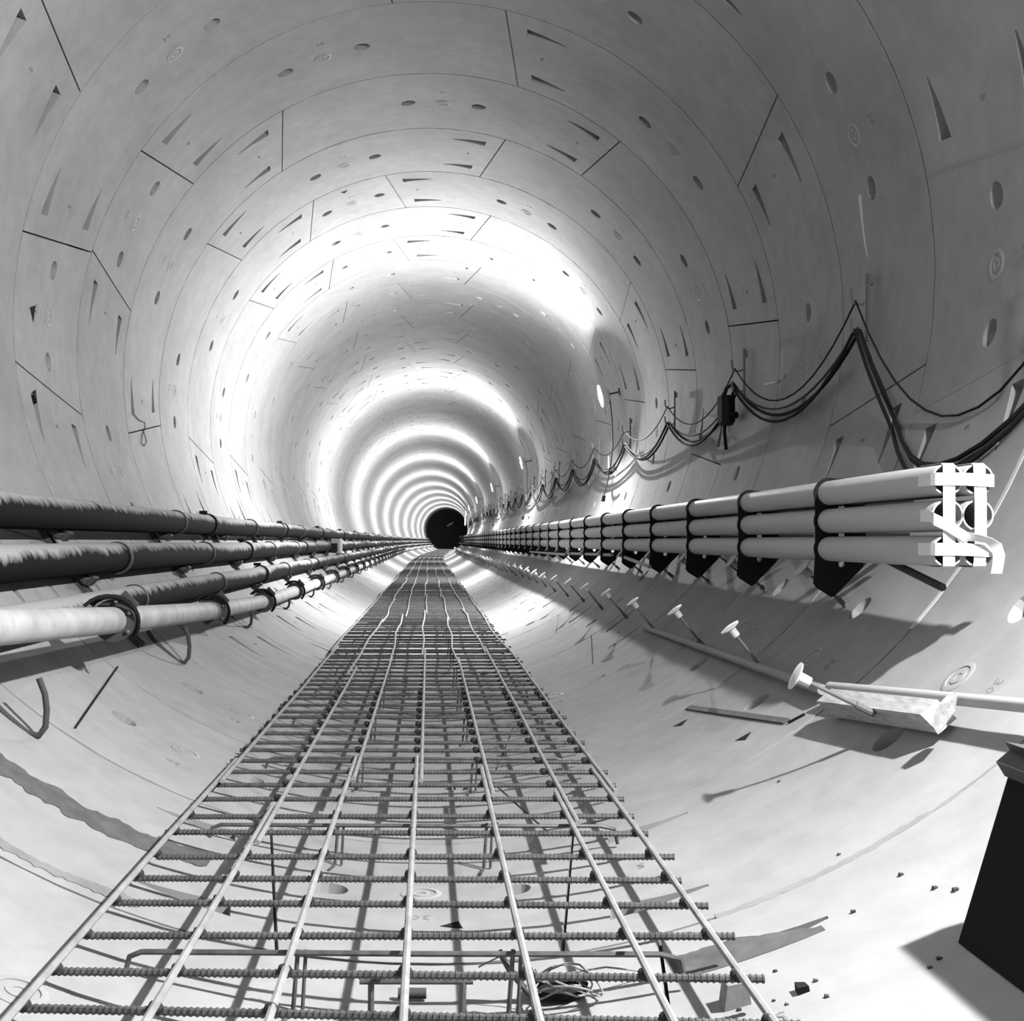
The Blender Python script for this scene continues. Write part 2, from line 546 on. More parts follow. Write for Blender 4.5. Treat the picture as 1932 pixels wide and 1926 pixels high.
# near-black disc painted as the dark of the unlit tunnel beyond
g = G(); n = 64
vs = [pol(360 * q / n, 157.6, R + .1) for q in range(n)] + [pol(360 * q / n, 158.4, R + .1) for q in range(n)]
g.add(vs, [tuple(range(n)), tuple(range(2 * n - 1, n - 1, -1))] + [(q, (q + 1) % n, (q + 1) % n + n, q + n) for q in range(n)])
o = obj('wall_end', g.mesh('wall_end'), 'end'); o['kind'] = 'structure'; o['label'] = 'black disc painted as the dark of the unlit tunnel beyond'

o = obj('hanging_fitting', G().box((0, 0, 0), (.6, .15, .22), Matrix.Rotation(-.5, 3, 'Y')).box((.3, 0, .2), (.5, .12, .18), Matrix.Rotation(-.5, 3, 'Y')).mesh('hanging_fitting'), 'box_grey', None, W(.30, 2.0, 156.5))
tag(o, 'small pale fitting hanging in front of the black tunnel end', 'fitting')
# ================================================================ floodlights on the right wall
LA = math.radians(13.0); LR = 2.34
def lamp_profile():
    g = G()
    # local +Z towards the tunnel axis, light at the origin, rim level with it
    g.lathe([(.150, .0), (.148, -.03), (.125, -.075), (.075, -.105), (.02, -.11)], 24)
    return g
bowl_me = None
g = G(); n = 24
outer = [(.152, .002), (.150, -.03), (.128, -.08), (.078, -.112), (.022, -.118)]
inner = [(.146, .002), (.144, -.03), (.121, -.072), (.072, -.102), (.02, -.107)]
prof = list(reversed(inner)) + outer
vs = []; fs = []
for (r_, h) in prof:
    vs += [Vector((r_ * math.cos(2 * PI * k / n), r_ * math.sin(2 * PI * k / n), h)) for k in range(n)]
for i in range(len(prof) - 1):
    fs += [(i * n + k, i * n + (k + 1) % n, (i + 1) * n + (k + 1) % n, (i + 1) * n + k) for k in range(n)]
fs += [tuple(range(n)), tuple((len(prof) - 1) * n + k for k in range(n))]
g.add(vs, fs)
bowl_me = g.mesh('reflector', 30); bowl_me.materials.append(M['reflector'])
bulb_me = G().lathe([(.012, -.10), (.03, -.092), (.042, -.075), (.042, -.060), (.03, -.048), (.004, -.042)], 14).mesh('bulb', 60); bulb_me.materials.append(M['bulb'])
arm_me = G().tube([(0, 0, -.115), (0, 0, -.19), (0, 0, -.252)], .012, 8).box((0, 0, -.256), (.09, .09, .012)).mesh('arm', 40); arm_me.materials.append(M['dark_steel'])
for i, z in enumerate(LAMP_Z):
    p = Vector((LR * math.cos(LA) + path(z), z, AX + LR * math.sin(LA)))
    d = Vector((-math.cos(LA), 0, -math.sin(LA)))
    e = empty('wall_floodlight', p, (0, math.atan2(d.x, d.z), 0))
    tag(e, ['bright round floodlight on an arm above the taped conduit ends', 'bright round floodlight on an arm, first past the black splice box'][i] if i < 2 else ('bright round floodlight, %s past the black splice box' % ORD[i - 1] if i < 6 else 'distant floodlight glowing beside the black tunnel end'), 'lamp', 'floodlights along the right wall')
    obj('reflector', bowl_me, None, e); obj('bulb', bulb_me, None, e); obj('arm', arm_me, None, e)
    ld = bpy.data.lights.new('floodlight_glow', 'POINT'); ld.energy = LAMP_W * (0.76 if i == 0 else 1.0); ld.shadow_soft_size = 0.036
    lo = bpy.data.objects.new('floodlight_glow', ld); COL.objects.link(lo); lo.parent = e; lo.location = (0, 0, -.003)
    ad = bpy.data.lights.new('floodlight_beam', 'AREA'); ad.shape = 'DISK'; ad.size = 0.14; ad.energy = BEAM_W * (0.76 if i == 0 else 1.0)
    ao = bpy.data.objects.new('floodlight_beam', ad); COL.objects.link(ao); ao.parent = e; ao.location = (0, 0, .036); ao.rotation_euler = (PI, 0, 0)

# ================================================================ reinforcing mat
HM = 1.0                                         # bars lie this far below the camera
ZM = CAM_H - HM
mat_e = empty('rebar_mat', (0, 2.4, 0))
tag(mat_e, 'long mat of tied ribbed reinforcing bars lying along the tunnel invert', 'rebar')
RB = 0.0098
def child(o, p):
    o.parent = p; o.matrix_parent_inverse = p.matrix_world.inverted() if False else Matrix.Translation(-p.location)
    return o
# ribbed cross bar, shared
g = G(); Lb = 1.68; nrib = 118
pts = []; rads = []
for i in range(nrib):
    x = -.9 + Lb * i / nrib; s = Lb / nrib
    pts += [(x, 0, 0), (x + s * .55, 0, 0), (x + s * .62, 0, 0), (x + s * .93, 0, 0)]
    rads += [RB * .92, RB * .92, RB * 1.14, RB * 1.14]
rib_me = G().tube(pts, RB, 8, rads=rads).mesh('cross_bar', 20); rib_me.materials.append(M['rebar'])
pl_me = G().tube([(-.9, 0, 0), (-.3, 0, 0), (.3, 0, 0), (.78, 0, 0)], RB, 6).mesh('cross_bar', 40); pl_me.materials.append(M['rebar'])
zrow = [2.37, 2.643, 2.896, 3.184, 3.469, 3.742, 4.005, 4.293, 4.58]
while zrow[-1] < 155: zrow.append(zrow[-1] + .28)
LX = [-.868, -.576, -.324, -.041, .244, .519, .733]
yaw0 = {0: .06, 1: .055, 2: .03}
far_g = G()
tie_me = G().lathe([(.004, -.017), (.014, -.012), (.017, 0), (.013, .012), (.004, .018)], 7).mesh('tie_wire', 60); tie_me.materials.append(M['tie'])
for i, z in enumerate(zrow):
    dx = random.uniform(-.02, .02); dz = random.uniform(-.008, .004) if i > 3 else 0
    yw = yaw0.get(i, random.uniform(-.004, .022))
    if i < 300:
        o = obj('cross_bar', rib_me if i < 26 else pl_me, None, mat_e, (dx + path(z), z - 2.4, ZM - 2 * RB * .95 + dz), (0, 0, -yw))
        if i < 22:
            for x in LX:
                t = obj('tie_wire', tie_me, None, mat_e, (x - .014, z - 2.4 - yw * x, ZM - RB * 1.1), (random.uniform(-.5, .5), 1.57, random.uniform(-.4, .4)))
    else:
        far_g.tube([(x + path(z), z - 2.4, ZM - 2 * RB) for x in (-.9, .78)], RB, 5)
o = obj('distant_cross_bars', far_g.mesh('distant_cross_bars'), M['rebar'], mat_e); o['kind'] = 'stuff'
# long bars: straight near the camera, wandering a little further on, lapped every few metres
for bi, x in enumerate(LX):
    r = random.Random(bi + 20)
    z = 1.2; seg = 0; end = 156
    while z < end - 1:
        L = r.uniform(5.2, 7.5) if seg else r.uniform(3.2, 4.6)
        z1 = min(end, z + L); n = max(2, int((z1 - z) / 1.4))
        off = .011 if seg % 2 else -.011
        wob = .0 if z < 7 else .02
        pts = []
        for q in range(n + 1):
            zz = z + (z1 - z) * q / n
            pts.append((x + off * (1 if z < 40 else 0) + (r.uniform(-wob, wob) if zz > 8 else 0) + path(zz), zz - 2.4, ZM + r.uniform(-.006, .006)))
        obj('long_bar', G().tube(pts, RB, 8 if z < 20 else 5).mesh('long_bar', 40), 'rebar_light', mat_e)
        z = z1 - .55; seg += 1
# bent chairs that carry the mat
def floorZ(x): return AX - math.sqrt(R * R - x * x)
for i in range(26):
    z = 3.13 + 1.4 * i
    zt = ZM - 4.2 * RB
    x0, x1 = -.74 + random.uniform(-.03, .03), .63 + random.uniform(-.05, .05)
    g = G()
    g.tube([(x0 - .045, z - 2.4, zt - .07), (x0 - .03, z - 2.4, zt - .012), (x0, z - 2.4, zt), (0, z - 2.4 - .01, zt - .002), (x1, z - 2.4 - .02, zt), (x1 + .05, z - 2.4 - .02, zt - .012), (x1 + .062, z - 2.4 - .02, zt - .065)], .0075, 6)
    for lx in (-.33, .215):
        g.tube([(lx, z - 2.4, zt + .005), (lx - .012, z - 2.4 - .005, floorZ(lx) + .006), (lx - .03, z - 2.4 - .09, floorZ(lx) + .006)], .0065, 6)
        g.tube([(lx + .02, z - 2.4, zt + .005), (lx + .012, z - 2.4 - .005, floorZ(lx) + .006)], .0055, 6)
    obj('support_chair', g.mesh('support_chair', 40), 'rebar', mat_e)
# loose bent frame in the foreground
g = G(); zt = .112; z = 3.09 - 2.4
g.tube([(-.172, z, zt), (.112, z, zt)], .008, 8)
g.tube([(-.143, z, zt), (-.143, z - .01, floorZ(.14) + .005)], .008, 8)
g.tube([(.088, z, zt), (.083, z - .02, floorZ(.1) + .005)], .008, 8)
obj('support_chair', g.mesh('support_chair', 40), 'rebar', mat_e)

# ================================================================ conduit rack on the right wall
PX = [1.834, 1.941]; PY = [.217, .090, -.037]; PR = .056; PZE = 4.362
rown = ['top', 'middle', 'bottom']
pz = [PZE, 20, 40, 55, 62, 70, 78, 86, 95, 110, 125, 140, 153]
for ci, X in enumerate(PX):
    for ri, Y in enumerate(PY):
        g = G(); n = 24; vs = []; fs = []
        for z in pz:
            for k in range(n):
                a = 2 * PI * k / n
                vs.append(W(X + PR * math.cos(a), Y + PR * math.sin(a), z))
        for i in range(len(pz) - 1):
            fs += [(i * n + k, i * n + (k + 1) % n, (i + 1) * n + (k + 1) % n, (i + 1) * n + k) for k in range(n)]
        # open end with wall thickness
        base = len(vs)
        for z in (PZE, 6.2):
            vs += [W(X + (PR - .006) * math.cos(2 * PI * k / n), Y + (PR - .006) * math.sin(2 * PI * k / n), z) for k in range(n)]
        fs += [(k, base + k, base + (k + 1) % n, (k + 1) % n) for k in range(n)]
        fs += [(base + k, base + n + k, base + n + (k + 1) % n, base + (k + 1) % n) for k in range(n)]
        fs.append(tuple(base + n + k for k in range(n)))
        g.add(vs, fs)
        o = obj('conduit_pipe', g.mesh('conduit_pipe', 40), 'pvc')
        tag(o, 'long grey conduit pipe, %s row of the wall rack, %s' % (rown[ri], 'column next to the tunnel' if ci == 0 else 'column next to the wall'), 'pipe', 'conduit pipes in the right wall rack')

# bracket plate: scalloped black plate with three sight holes
def bracket_mesh():
    x0, x1 = 1.758, 2.02
    poly = []
    def arc(cx, cy, r, a0, a1, n):
        for i in range(n + 1):
            a = math.radians(a0 + (a1 - a0) * i / n); poly.append((cx + r * math.cos(a), cy + r * math.sin(a)))
    poly += [(2.03, .20), (2.03, .135)]
    poly = []
    r = PR + .016
    arc(1.941, .217, r, 20, 110, 6); arc(1.834, .217, r, 70, 200, 8)
    for cy in (.090, -.037): arc(1.834, cy, r, 155, 205, 4)
    poly += [(1.760, -.195), (1.775, -.215), (1.842, -.258), (1.86, -.248), (2.02, -.085), (2.02, .12), (2.01, .16)]
    g = G()
    # plate split into a fan round the three holes: outer outline triangulated by bmesh with holes
    bm = bmesh.new()
    edges = []
    def loop(pts):
        vv = [bm.verts.new((x, 0, y)) for x, y in pts]
        for i in range(len(vv)): edges.append(bm.edges.new((vv[i], vv[(i + 1) % len(vv)])))
    loop(poly)
    for cy in (.157, .027, -.106):
        loop([(1.888 + .016 * math.cos(2 * PI * k / 10), cy + .016 * math.sin(2 * PI * k / 10)) for k in range(10)])
    bmesh.ops.triangle_fill(bm, use_beauty=True, use_dissolve=False, edges=edges)
    ext = bmesh.ops.extrude_face_region(bm, geom=list(bm.faces))
    bmesh.ops.translate(bm, vec=(0, .012, 0), verts=[v for v in ext['geom'] if isinstance(v, bmesh.types.BMVert)])
    bmesh.ops.recalc_face_normals(bm, faces=bm.faces)
    me = bpy.data.meshes.new('plate'); bm.to_mesh(me); bm.free()
    return me
plate_me = bracket_mesh(); plate_me.materials.append(M['black'])
strut_me = G().box((2.09, 0, .02), (.20, .04, .03)).box((2.09, 0, .17), (.24, .04, .03)).box((2.045, 0, -.05), (.10, .03, .03)).mesh('wall_strut'); strut_me.materials.append(M['black'])
nb = 0
zb = 5.64
while zb < 112:
    e = empty('conduit_bracket', W(0, 0, zb), (0, 0, -slope(zb)))
    if nb == 0: tag(e, 'black scalloped bracket plate, first in the rack behind the taped conduit ends', 'bracket', 'conduit rack brackets')
    elif nb < 12: tag(e, 'black scalloped bracket plate, %s along the rack from the taped conduit ends' % ORD[nb], 'bracket', 'conduit rack brackets')
    else: tag(e, 'distant black scalloped bracket plate far along the right wall rack', 'bracket', 'conduit rack brackets')
    obj('plate', plate_me, None, e); obj('wall_strut', strut_me, None, e)
    zb += 1.4; nb += 1

# tape over the conduit ends
def tx(px, z=4.35): return (px - 808) * z / F
def ty(py, z=4.35): return (1020 - py) * z / F
def ptape(px, py, z=4.35): return W(tx(px, z), ty(py, z), z)
up = Vector((0, 0, 1)); wd = .0425
for (nm, xa, xb, wher) in (('a', 1788, 1786, 'column next to the tunnel'), ('b', 1848, 1849, 'column next to the wall')):
    cX = PX[0] if nm == 'a' else PX[1]
    pts = [W(cX, .217 + PR + .001, 4.55), W(cX, .217 + PR + .001, 4.37), W(cX, .217 + PR - .006, 4.352)]
    pts += [W(cX + (.004 if nm == 'b' else 0), y, 4.350) for y in (.15, .05, -.03)]
    pts += [W(cX, -.037 - PR + .004, 4.352), W(cX, -.037 - PR - .001, 4.37), W(cX, -.037 - PR - .001, 4.5)]
    o = obj('sealing_tape', G().ribbon(pts, [(wd, 0, 0)] * len(pts)).mesh('sealing_tape'), 'tape')
    tag(o, 'upright strip of white tape over the open conduit ends, ' + wher, 'tape', 'tape strips on the conduit ends')
for (y, label) in ((.217, 'level strip of white tape across the top pair of conduit ends'), (-.030, 'level strip of white tape across the bottom pair of conduit ends')):
    pts = [W(PX[0] - PR - .001, y, 4.48), W(PX[0] - PR - .001, y, 4.37), W(PX[0] - PR + .006, y, 4.347), W(1.88, y, 4.345), W(PX[1] + PR - .006, y - .006, 4.347), W(PX[1] + PR + .001, y - .008, 4.37), W(PX[1] + PR + .001, y - .008, 4.45)]
    o = obj('sealing_tape', G().ribbon(pts, [(0, 0, wd * 1.05)] * len(pts)).mesh('sealing_tape'), 'tape')
    tag(o, label, 'tape', 'tape strips on the conduit ends')
pts = [W(PX[0] - PR - .001, .09, 4.46), W(PX[0] - PR - .001, .088, 4.375), ptape(1762, 979, 4.345), ptape(1785, 990, 4.34), ptape(1806, 1003, 4.335), ptape(1822, 1013, 4.33), ptape(1845, 1015, 4.325), ptape(1866, 1020, 4.32), ptape(1880, 1030, 4.318), ptape(1885, 1048, 4.318), ptape(1883, 1066, 4.32), ptape(1880, 1082, 4.322)]
wv = [(0, 0, wd)] * 4 + [(.006, 0, .040), (.010, -.02, .030), (.006, -.032, .022), (.008, -.034, .016), (.025, -.026, .014), (.034, -.018, .004), (.034, -.012, 0), (.034, -.012, 0)]
o = obj('sealing_tape', G().ribbon(pts, wv).mesh('sealing_tape', 60), 'tape')
tag(o, 'loose twisted white tape end dangling beside the conduit ends', 'tape', 'tape strips on the conduit ends')

# ================================================================ capped anchor rods in the right wall
rod_me = G().tube([(0, 0, -.02), (0, 0, .26)], .0075, 8).tube([(0, 0, -.02), (0, 0, .05)], .013, 8).mesh('rod', 40); rod_me.materials.append(M['steel'])
cap_me = G().lathe([(.012, .222), (.019, .224), (.021, .262), (.024, .266), (.05, .274), (.052, .279), (.03, .284), (.006, .286)], 16).mesh('cap', 35); cap_me.materials.append(M['cap'])
capg_me = cap_me.copy(); capg_me.materials.clear(); capg_me.materials.append(M['cap_grey'])
def anchor(phi, z, label, group, grey=False, d=None, base=None):
    b = base if base is not None else pol(phi, z)
    if d is None: d = Vector((-math.cos(math.radians(phi)), 0, -math.sin(math.radians(phi))))
    d = d.normalized()
    e = empty('anchor_rod', b)
    e.rotation_euler = Vector((0, 0, 1)).rotation_difference(d).to_euler()
    tag(e, label, 'anchor', group)
    obj('rod', rod_me, None, e); obj('cap', capg_me if grey else cap_me, None, e)
rr = random.Random(5)
b0 = wallpt(1640, 1342, 2.50)
tip0 = W(tx(1514, b0.y + .02), ty(1281, b0.y + .02), b0.y + .02)
anchor(0, 0, 'white mushroom-capped rod standing out over the timber block', 'lower row of capped rods', d=tip0 - b0, base=b0)
z = 5.98
while z < 80:
    phi = 308.8 + rr.uniform(-.4, .4)
    d = Vector((-math.cos(math.radians(phi)), rr.uniform(-.04, .04), -math.sin(math.radians(phi)) + rr.uniform(-.03, .03)))
    na = round((z - 5.98) / 1.385)
    anchor(phi, z, 'white mushroom-capped rod, %s past the timber block in the lower row' % ORD[na] if na < 10 else 'distant white mushroom-capped rod in the lower row under the rack', 'lower row of capped rods', d=d)
    z += 1.385
z = 5.82
while z < 80:
    phi = 319.5 + rr.uniform(-.4, .4)
    na = round((z - 5.82) / 1.4)
    anchor(phi, z, 'grey mushroom-capped rod under the %s bracket plate from the taped conduits' % ORD[na] if na < 10 else 'distant grey mushroom-capped rod tucked under a far conduit bracket', 'upper row of capped rods', grey=True)
    z += 1.4

# ================================================================ pipes on the left wall
def run(pts, r, n=20):
    """pipe through (X, Yc, z) points with the bend of the tunnel added"""
    out = []
    for i in range(len(pts) - 1):
        a, b = Vector(pts[i]), Vector(pts[i + 1]); k = max(1, int((b.z - a.z) / 12))
        for q in range(k): out.append(a.lerp(b, q / k))
    out.append(Vector(pts[-1]))
    return [W(p.x, p.y, p.z) for p in out]
def strap_mesh(r, wdt, lug=True):
    g = G(); prof = []
    n = 20; vs = []
    for (rr_, y) in ((r, -wdt / 2), (r + .012, -wdt / 2), (r + .012, wdt / 2), (r, wdt / 2)):
        vs += [(rr_ * math.cos(2 * PI * k / n), y, rr_ * math.sin(2 * PI * k / n)) for k in range(n)]
    g.add(vs, [(i * n + k, i * n + (k + 1) % n, (i + 1) % 4 * n + (k + 1) % n, (i + 1) % 4 * n + k) for i in range(4) for k in range(n)])
    if lug: g.box((-.03, 0, r + .02), (.07, wdt * .8, .03)); g.box((.0, 0, -r - .02), (.05, wdt * .8, .03))
    return g.mesh('strap', 40)
LP = [(-2.10, .150, .094, 'highest'), (-1.955, -.109, .092, 'second'), (-1.755, -.350, .080, 'third')]
coup = [[11.7], [13.1], [12.9]]
strapz = [[10.24, 14.5], [7.75, 10.75, 15.1], [7.35, 10.2, 15.0]]
for i, (X, Y, r, nm) in enumerate(LP):
    e = empty('water_pipe', W(X, Y, 3.0))
    tag(e, 'dirty %s steel pipe on the left wall with dust and drips' % {'highest': 'uppermost', 'second': 'second', 'third': 'third'}[nm] + (', carrying the grey box' if i == 1 else ''), 'pipe', 'steel pipes on the left wall')
    def rel(o): o.parent = e; o.matrix_parent_inverse = Matrix.Translation(-e.location); return o
    sag = random.Random(i)
    pts = [(X, Y, 3.0)] + [(X + sag.uniform(-.006, .006), Y + sag.uniform(-.006, .006), z) for z in range(8, 154, 6)]
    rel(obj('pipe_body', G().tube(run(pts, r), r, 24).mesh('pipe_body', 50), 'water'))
    sm = strap_mesh(r, .028, False); sm.materials.append(M['dark_steel'])
    zs_ = strapz[i] + [strapz[i][-1] + 2.8 * q for q in range(1, 26)]
    for z in zs_: rel(obj('strap', sm, None, None, W(X, Y, z)))
    cm = strap_mesh(r + .004, .07, True); cm.materials.append(M['black'])
    for z in [coup[i][0] + 6 * q for q in range(0, 12)]: rel(obj('coupling', cm, None, None, W(X, Y, z)))

# pale pipe lowest on the left wall, lifting off the wall towards the camera
e = empty('water_pipe', W(-1.385, -.231, 3.0))
tag(e, 'pale dusty pipe lowest on the left wall with bolted collar couplings', 'pipe', 'steel pipes on the left wall')
def rel(o): o.parent = e; o.matrix_parent_inverse = Matrix.Translation(-e.location); return o
W4 = [(-1.385, -.231, 3.0), (-1.405, -.283, 4.03), (-1.44, -.365, 5.68), (-1.48, -.485, 8.56), (-1.51, -.56, 11.4), (-1.52, -.578, 15), (-1.52, -.578, 25), (-1.52, -.578, 40), (-1.52, -.578, 55), (-1.52, -.578, 153)]
def at4(z):
    for a, b in zip(W4, W4[1:]):
        if a[2] <= z <= b[2]:
            t = (z - a[2]) / (b[2] - a[2]); return (a[0] + (b[0] - a[0]) * t, a[1] + (b[1] - a[1]) * t)
    return W4[-1][:2]
R4 = .061
rel(obj('pipe_body', G().tube(run(W4, R4), R4, 24).mesh('pipe_body', 50), 'white_pipe'))
g = G(); n = 24
for (y0, y1, r0) in ((-.035, .0, .098), (.006, .04, .094)):
    vs = []
    for (rr_, y) in ((R4 - .002, y0), (r0, y0), (r0, y1), (R4 - .002, y1)):
        vs += [(rr_ * math.cos(2 * PI * k / n), y, rr_ * math.sin(2 * PI * k / n)) for k in range(n)]
    g.add(vs, [(i * n + k, i * n + (k + 1) % n, (i + 1) % 4 * n + (k + 1) % n, (i + 1) % 4 * n + k) for i in range(4) for k in range(n)])
g.box((.055, -.03, .075), (.09, .012, .09), Matrix.Rotation(.8, 3, 'Y'))
coll_me = g.mesh('collar', 35); coll_me.materials.append(M['dark_steel'])
bolt_me = G().lathe([(.009, -.012), (.009, .012), (.004, .015)], 8, Matrix.Rotation(PI / 2, 4, 'X')).mesh('bolt', 40); bolt_me.materials.append(M['steel'])
hoop = []
for (dy, rr_) in ((-.10, .112), (-.19, .118)):
    pts = []
    for q in range(13):
        a = math.radians(-50 + 190 * q / 12); t = q / 12
        pts.append((rr_ * math.cos(a), .0 + dy * t, rr_ * math.sin(a)))
    hoop.append(pts)
hoop_me = G().tube(hoop[0], .011, 7).tube(hoop[1], .009, 7).mesh('hose_loop', 50); hoop_me.materials.append(M['rubber'])
zf = [5.68, 8.5] + [11.3 + 2.75 * q for q in range(23)]
for z in zf:
    X, Y = at4(z)
    cobj = rel(obj('collar', coll_me, None, None, W(X, Y, z)))
    for a in (-35, 25, 80):
        b = obj('bolt', bolt_me, None, cobj, (.086 * math.cos(math.radians(a)), -.042, .086 * math.sin(math.radians(a))))
    rel(obj('hose_loop', hoop_me, None, None, W(X, Y, z + .01)))

# supports behind the left pipes
def support():
    g = G()
    for dy in (-.035, .045):
        for q in range(6):
            a0, a1 = math.radians(208 + 3.7 * q), math.radians(208 + 3.7 * (q + 1))
            p0 = Vector((2.584 * math.cos(a0), dy, 2.584 * math.sin(a0))); p1 = Vector((2.584 * math.cos(a1), dy, 2.584 * math.sin(a1)))
            m_ = (p0 + p1) / 2; an = math.atan2(p1.x - p0.x, p1.z - p0.z)
            g.box(m_, (.03, .022, (p1 - p0).length + .01), Matrix.Rotation(an, 3, 'Y'))
    return g.mesh('rail')
rail_me = support(); rail_me.materials.append(M['dark_steel'])
seat_me = G().box((0, 0, 0), (.09, .14, .025)).box((.05, 0, .02), (.02, .10, .06)).mesh('pipe_seat'); seat_me.materials.append(M['dark_steel'])
z = 7.12
while z < 70:
    s = empty('pipe_support', (path(z), z, AX), (0, 0, -slope(z)))
    ns = round((z - 7.12) / 2.8)
    tag(s, ['dark steel pipe support beside the largest bolted collar', 'dark steel pipe support, second along the left wall pipes', 'dark steel pipe support, third along the left wall pipes', 'dark steel pipe support, fourth along the left wall pipes'][ns] if ns < 4 else 'distant dark steel pipe support behind the left wall pipes', 'bracket', 'pipe supports on the left wall')
    obj('rail', rail_me, None, s)
    for (X, Y, r, nm) in LP:
        a = math.atan2(Y + CAM_H - AX, X); q = Vector((math.cos(a), 0, math.sin(a)))
        obj('pipe_seat', seat_me, None, s, (X * 1.0 - .03, 0, Y + CAM_H - AX - r - .012), (0, .75, 0))
    z += 2.8
# bent rod cradles under the pale pipe
z = 4.68; i = 0
while z < 70:
    X, Y = at4(z)
    lift = min(.36, max(0, Y + .60))
    ang = [(-1.70, -.545), (-1.665, -.595), (-1.60, -.66), (-1.52, -.728), (-1.475, -.738), (-1.45, -.705), (-1.445, -.64), (-1.452, -.58), (-1.475, -.52)]
    if z > 9: ang = [(-1.69, -.55), (-1.655, -.61), (-1.60, -.675), (-1.545, -.715), (-1.50, -.72), (-1.475, -.69), (-1.468, -.62), (-1.478, -.555), (-1.50, -.52)]
    g = G().tube([(x, 0, y) for x, y in ang], .0125, 8)
    o = obj('pipe_cradle', g.mesh('pipe_cradle', 50), 'dark_steel', None, W(0, 0, z))
    tag(o, ['bent dark rod cradle beside the thin rod and mortar smear', 'bent dark rod cradle between the first and second pipe collars', 'bent dark rod cradle just past the second pipe collar', 'bent dark rod cradle just past the third pipe collar'][i] if i < 4 else 'distant bent dark rod cradle hooked under the pale pipe', 'hook', 'rod cradles under the pale pipe')
    z += 2.8; i += 1
# box on the second pipe
e2 = empty('junction_box', W(-1.80, -.10, 24.0))
tag(e2, 'grey box fixed over the second pipe on the left wall', 'box')
obj('body', G().box((0, .35, 0), (.17, .7, .28)).mesh('body'), 'box_grey', e2)
obj('end_fitting', G().box((-.02, -.12, -.03), (.12, .2, .16)).mesh('end_fitting'), 'black', e2)

# ================================================================ cables and their hangers on the right wall
HX, HL, HU = 2.475, 1.205, 1.375
hz = [4.32 + 2.8 * i for i in range(30)]
hook_g = G()
back_me = G().box((2.535, 0, 1.345), (.018, .03, .39)).box((2.545, 0, 1.50), (.03, .045, .05)).mesh('back_bar'); back_me.materials.append(M['steel'])
def jhook(y):
    pts = [(2.535, 0, y + .005), (2.505, 0, y - .012), (2.47, 0, y - .014), (2.445, 0, y + .005), (2.438, 0, y + .035), (2.438, 0, y + .075)]
    me = G().tube(pts, .0075, 6).mesh('hook', 50); me.materials.append(M['steel']); return me
hk_lo, hk_up = jhook(HL), jhook(HU)
for i, z in enumerate(hz):
    if i == 0: continue
    e = empty('cable_hanger', W(0, 0, z), (0, 0, -slope(z)))
    if i == 1: tag(e, 'steel cable hanger with two hooks below the white paint drip', 'hanger', 'cable hangers on the right wall')
    elif i == 2: tag(e, 'steel cable hanger with two hooks beside the black splice box', 'hanger', 'cable hangers on the right wall')
    else: tag(e, 'steel cable hanger with two hooks further along the right wall', 'hanger', 'cable hangers on the right wall')
    obj('back_bar', back_me, None, e); obj('hook', hk_lo, None, e); obj('hook', hk_up, None, e)
def cable(name, r, hy, dx, sags, label, m, top=HL, zmax=84):
    pts = []
    rc = random.Random(int(dx * 1000) + int(hy * 100))
    for i in range(len(hz) - 1):
        if hz[i] > zmax: break
        za, zb_ = hz[i], hz[i + 1]
        sg = sags[i] if i < len(sags) else sags[-1] * rc.uniform(.8, 1.25)
        n = 14 if i < 6 else 6
        for q in range(n):
            t = q / n; z = za + (zb_ - za) * t
            Y = hy - sg * 4 * t * (1 - t)
            wallX = math.sqrt(R * R - (AX - CAM_H - Y) ** 2)
            X = min(HX + dx, wallX - r - .006 - abs(dx) * .6)
            pts.append(W(X, Y, z))
    o = obj(name, G().tube(pts, r, 8 if r > .01 else 6).mesh(name, 60), m)
    tag(o, label, 'cable', 'cables slung along the right wall')
cable('power_cable', .0115, HL + .006, .012, [.86, .33, .29, .28, .30], 'thick black power cable slung in deep loops on the lower hooks', 'cable')
cable('power_cable', .0105, HL + .008, -.018, [.93, .38, .33, .27, .27], 'thick black power cable sagging lowest from the lower hooks', 'cable')
cable('power_cable', .0075, HL + .02, -.002, [.90, .30, .25, .24, .24], 'medium grey cable bundled with the black cables on the lower hooks', 'cable_grey')
cable('signal_cable', .006, HU + .006, -.012, [.80, .40, .30, .22, .20], 'thin dark cable hung from the upper hooks', 'cable')
# splice box in the cable run
e = empty('splice_box', W(2.45, .96, 10.16)); tag(e, 'lumpy black splice box hanging in the cable run', 'box')
obj('body', G().box((0, 0, .12), (.11, .15, .22)).box((0, 0, .02), (.09, .13, .06)).mesh('body'), 'rubber', e)
obj('plug', G().tube([(.02, -.06, .07), (.05, -.12, .06)], .03, 10).mesh('plug', 40), 'rubber', e)
obj('lead', G().tube([(-.02, 0, .22), (-.01, -.05, .29), (.02, -.15, .31), (.025, -.24, .26)], .016, 8).mesh('lead', 50), 'rubber', e)
obj('tail', G().tube([(0, .05, .0), (.01, .10, -.06), (.03, .13, -.20)], .014, 8).mesh('tail', 50), 'rubber', e)
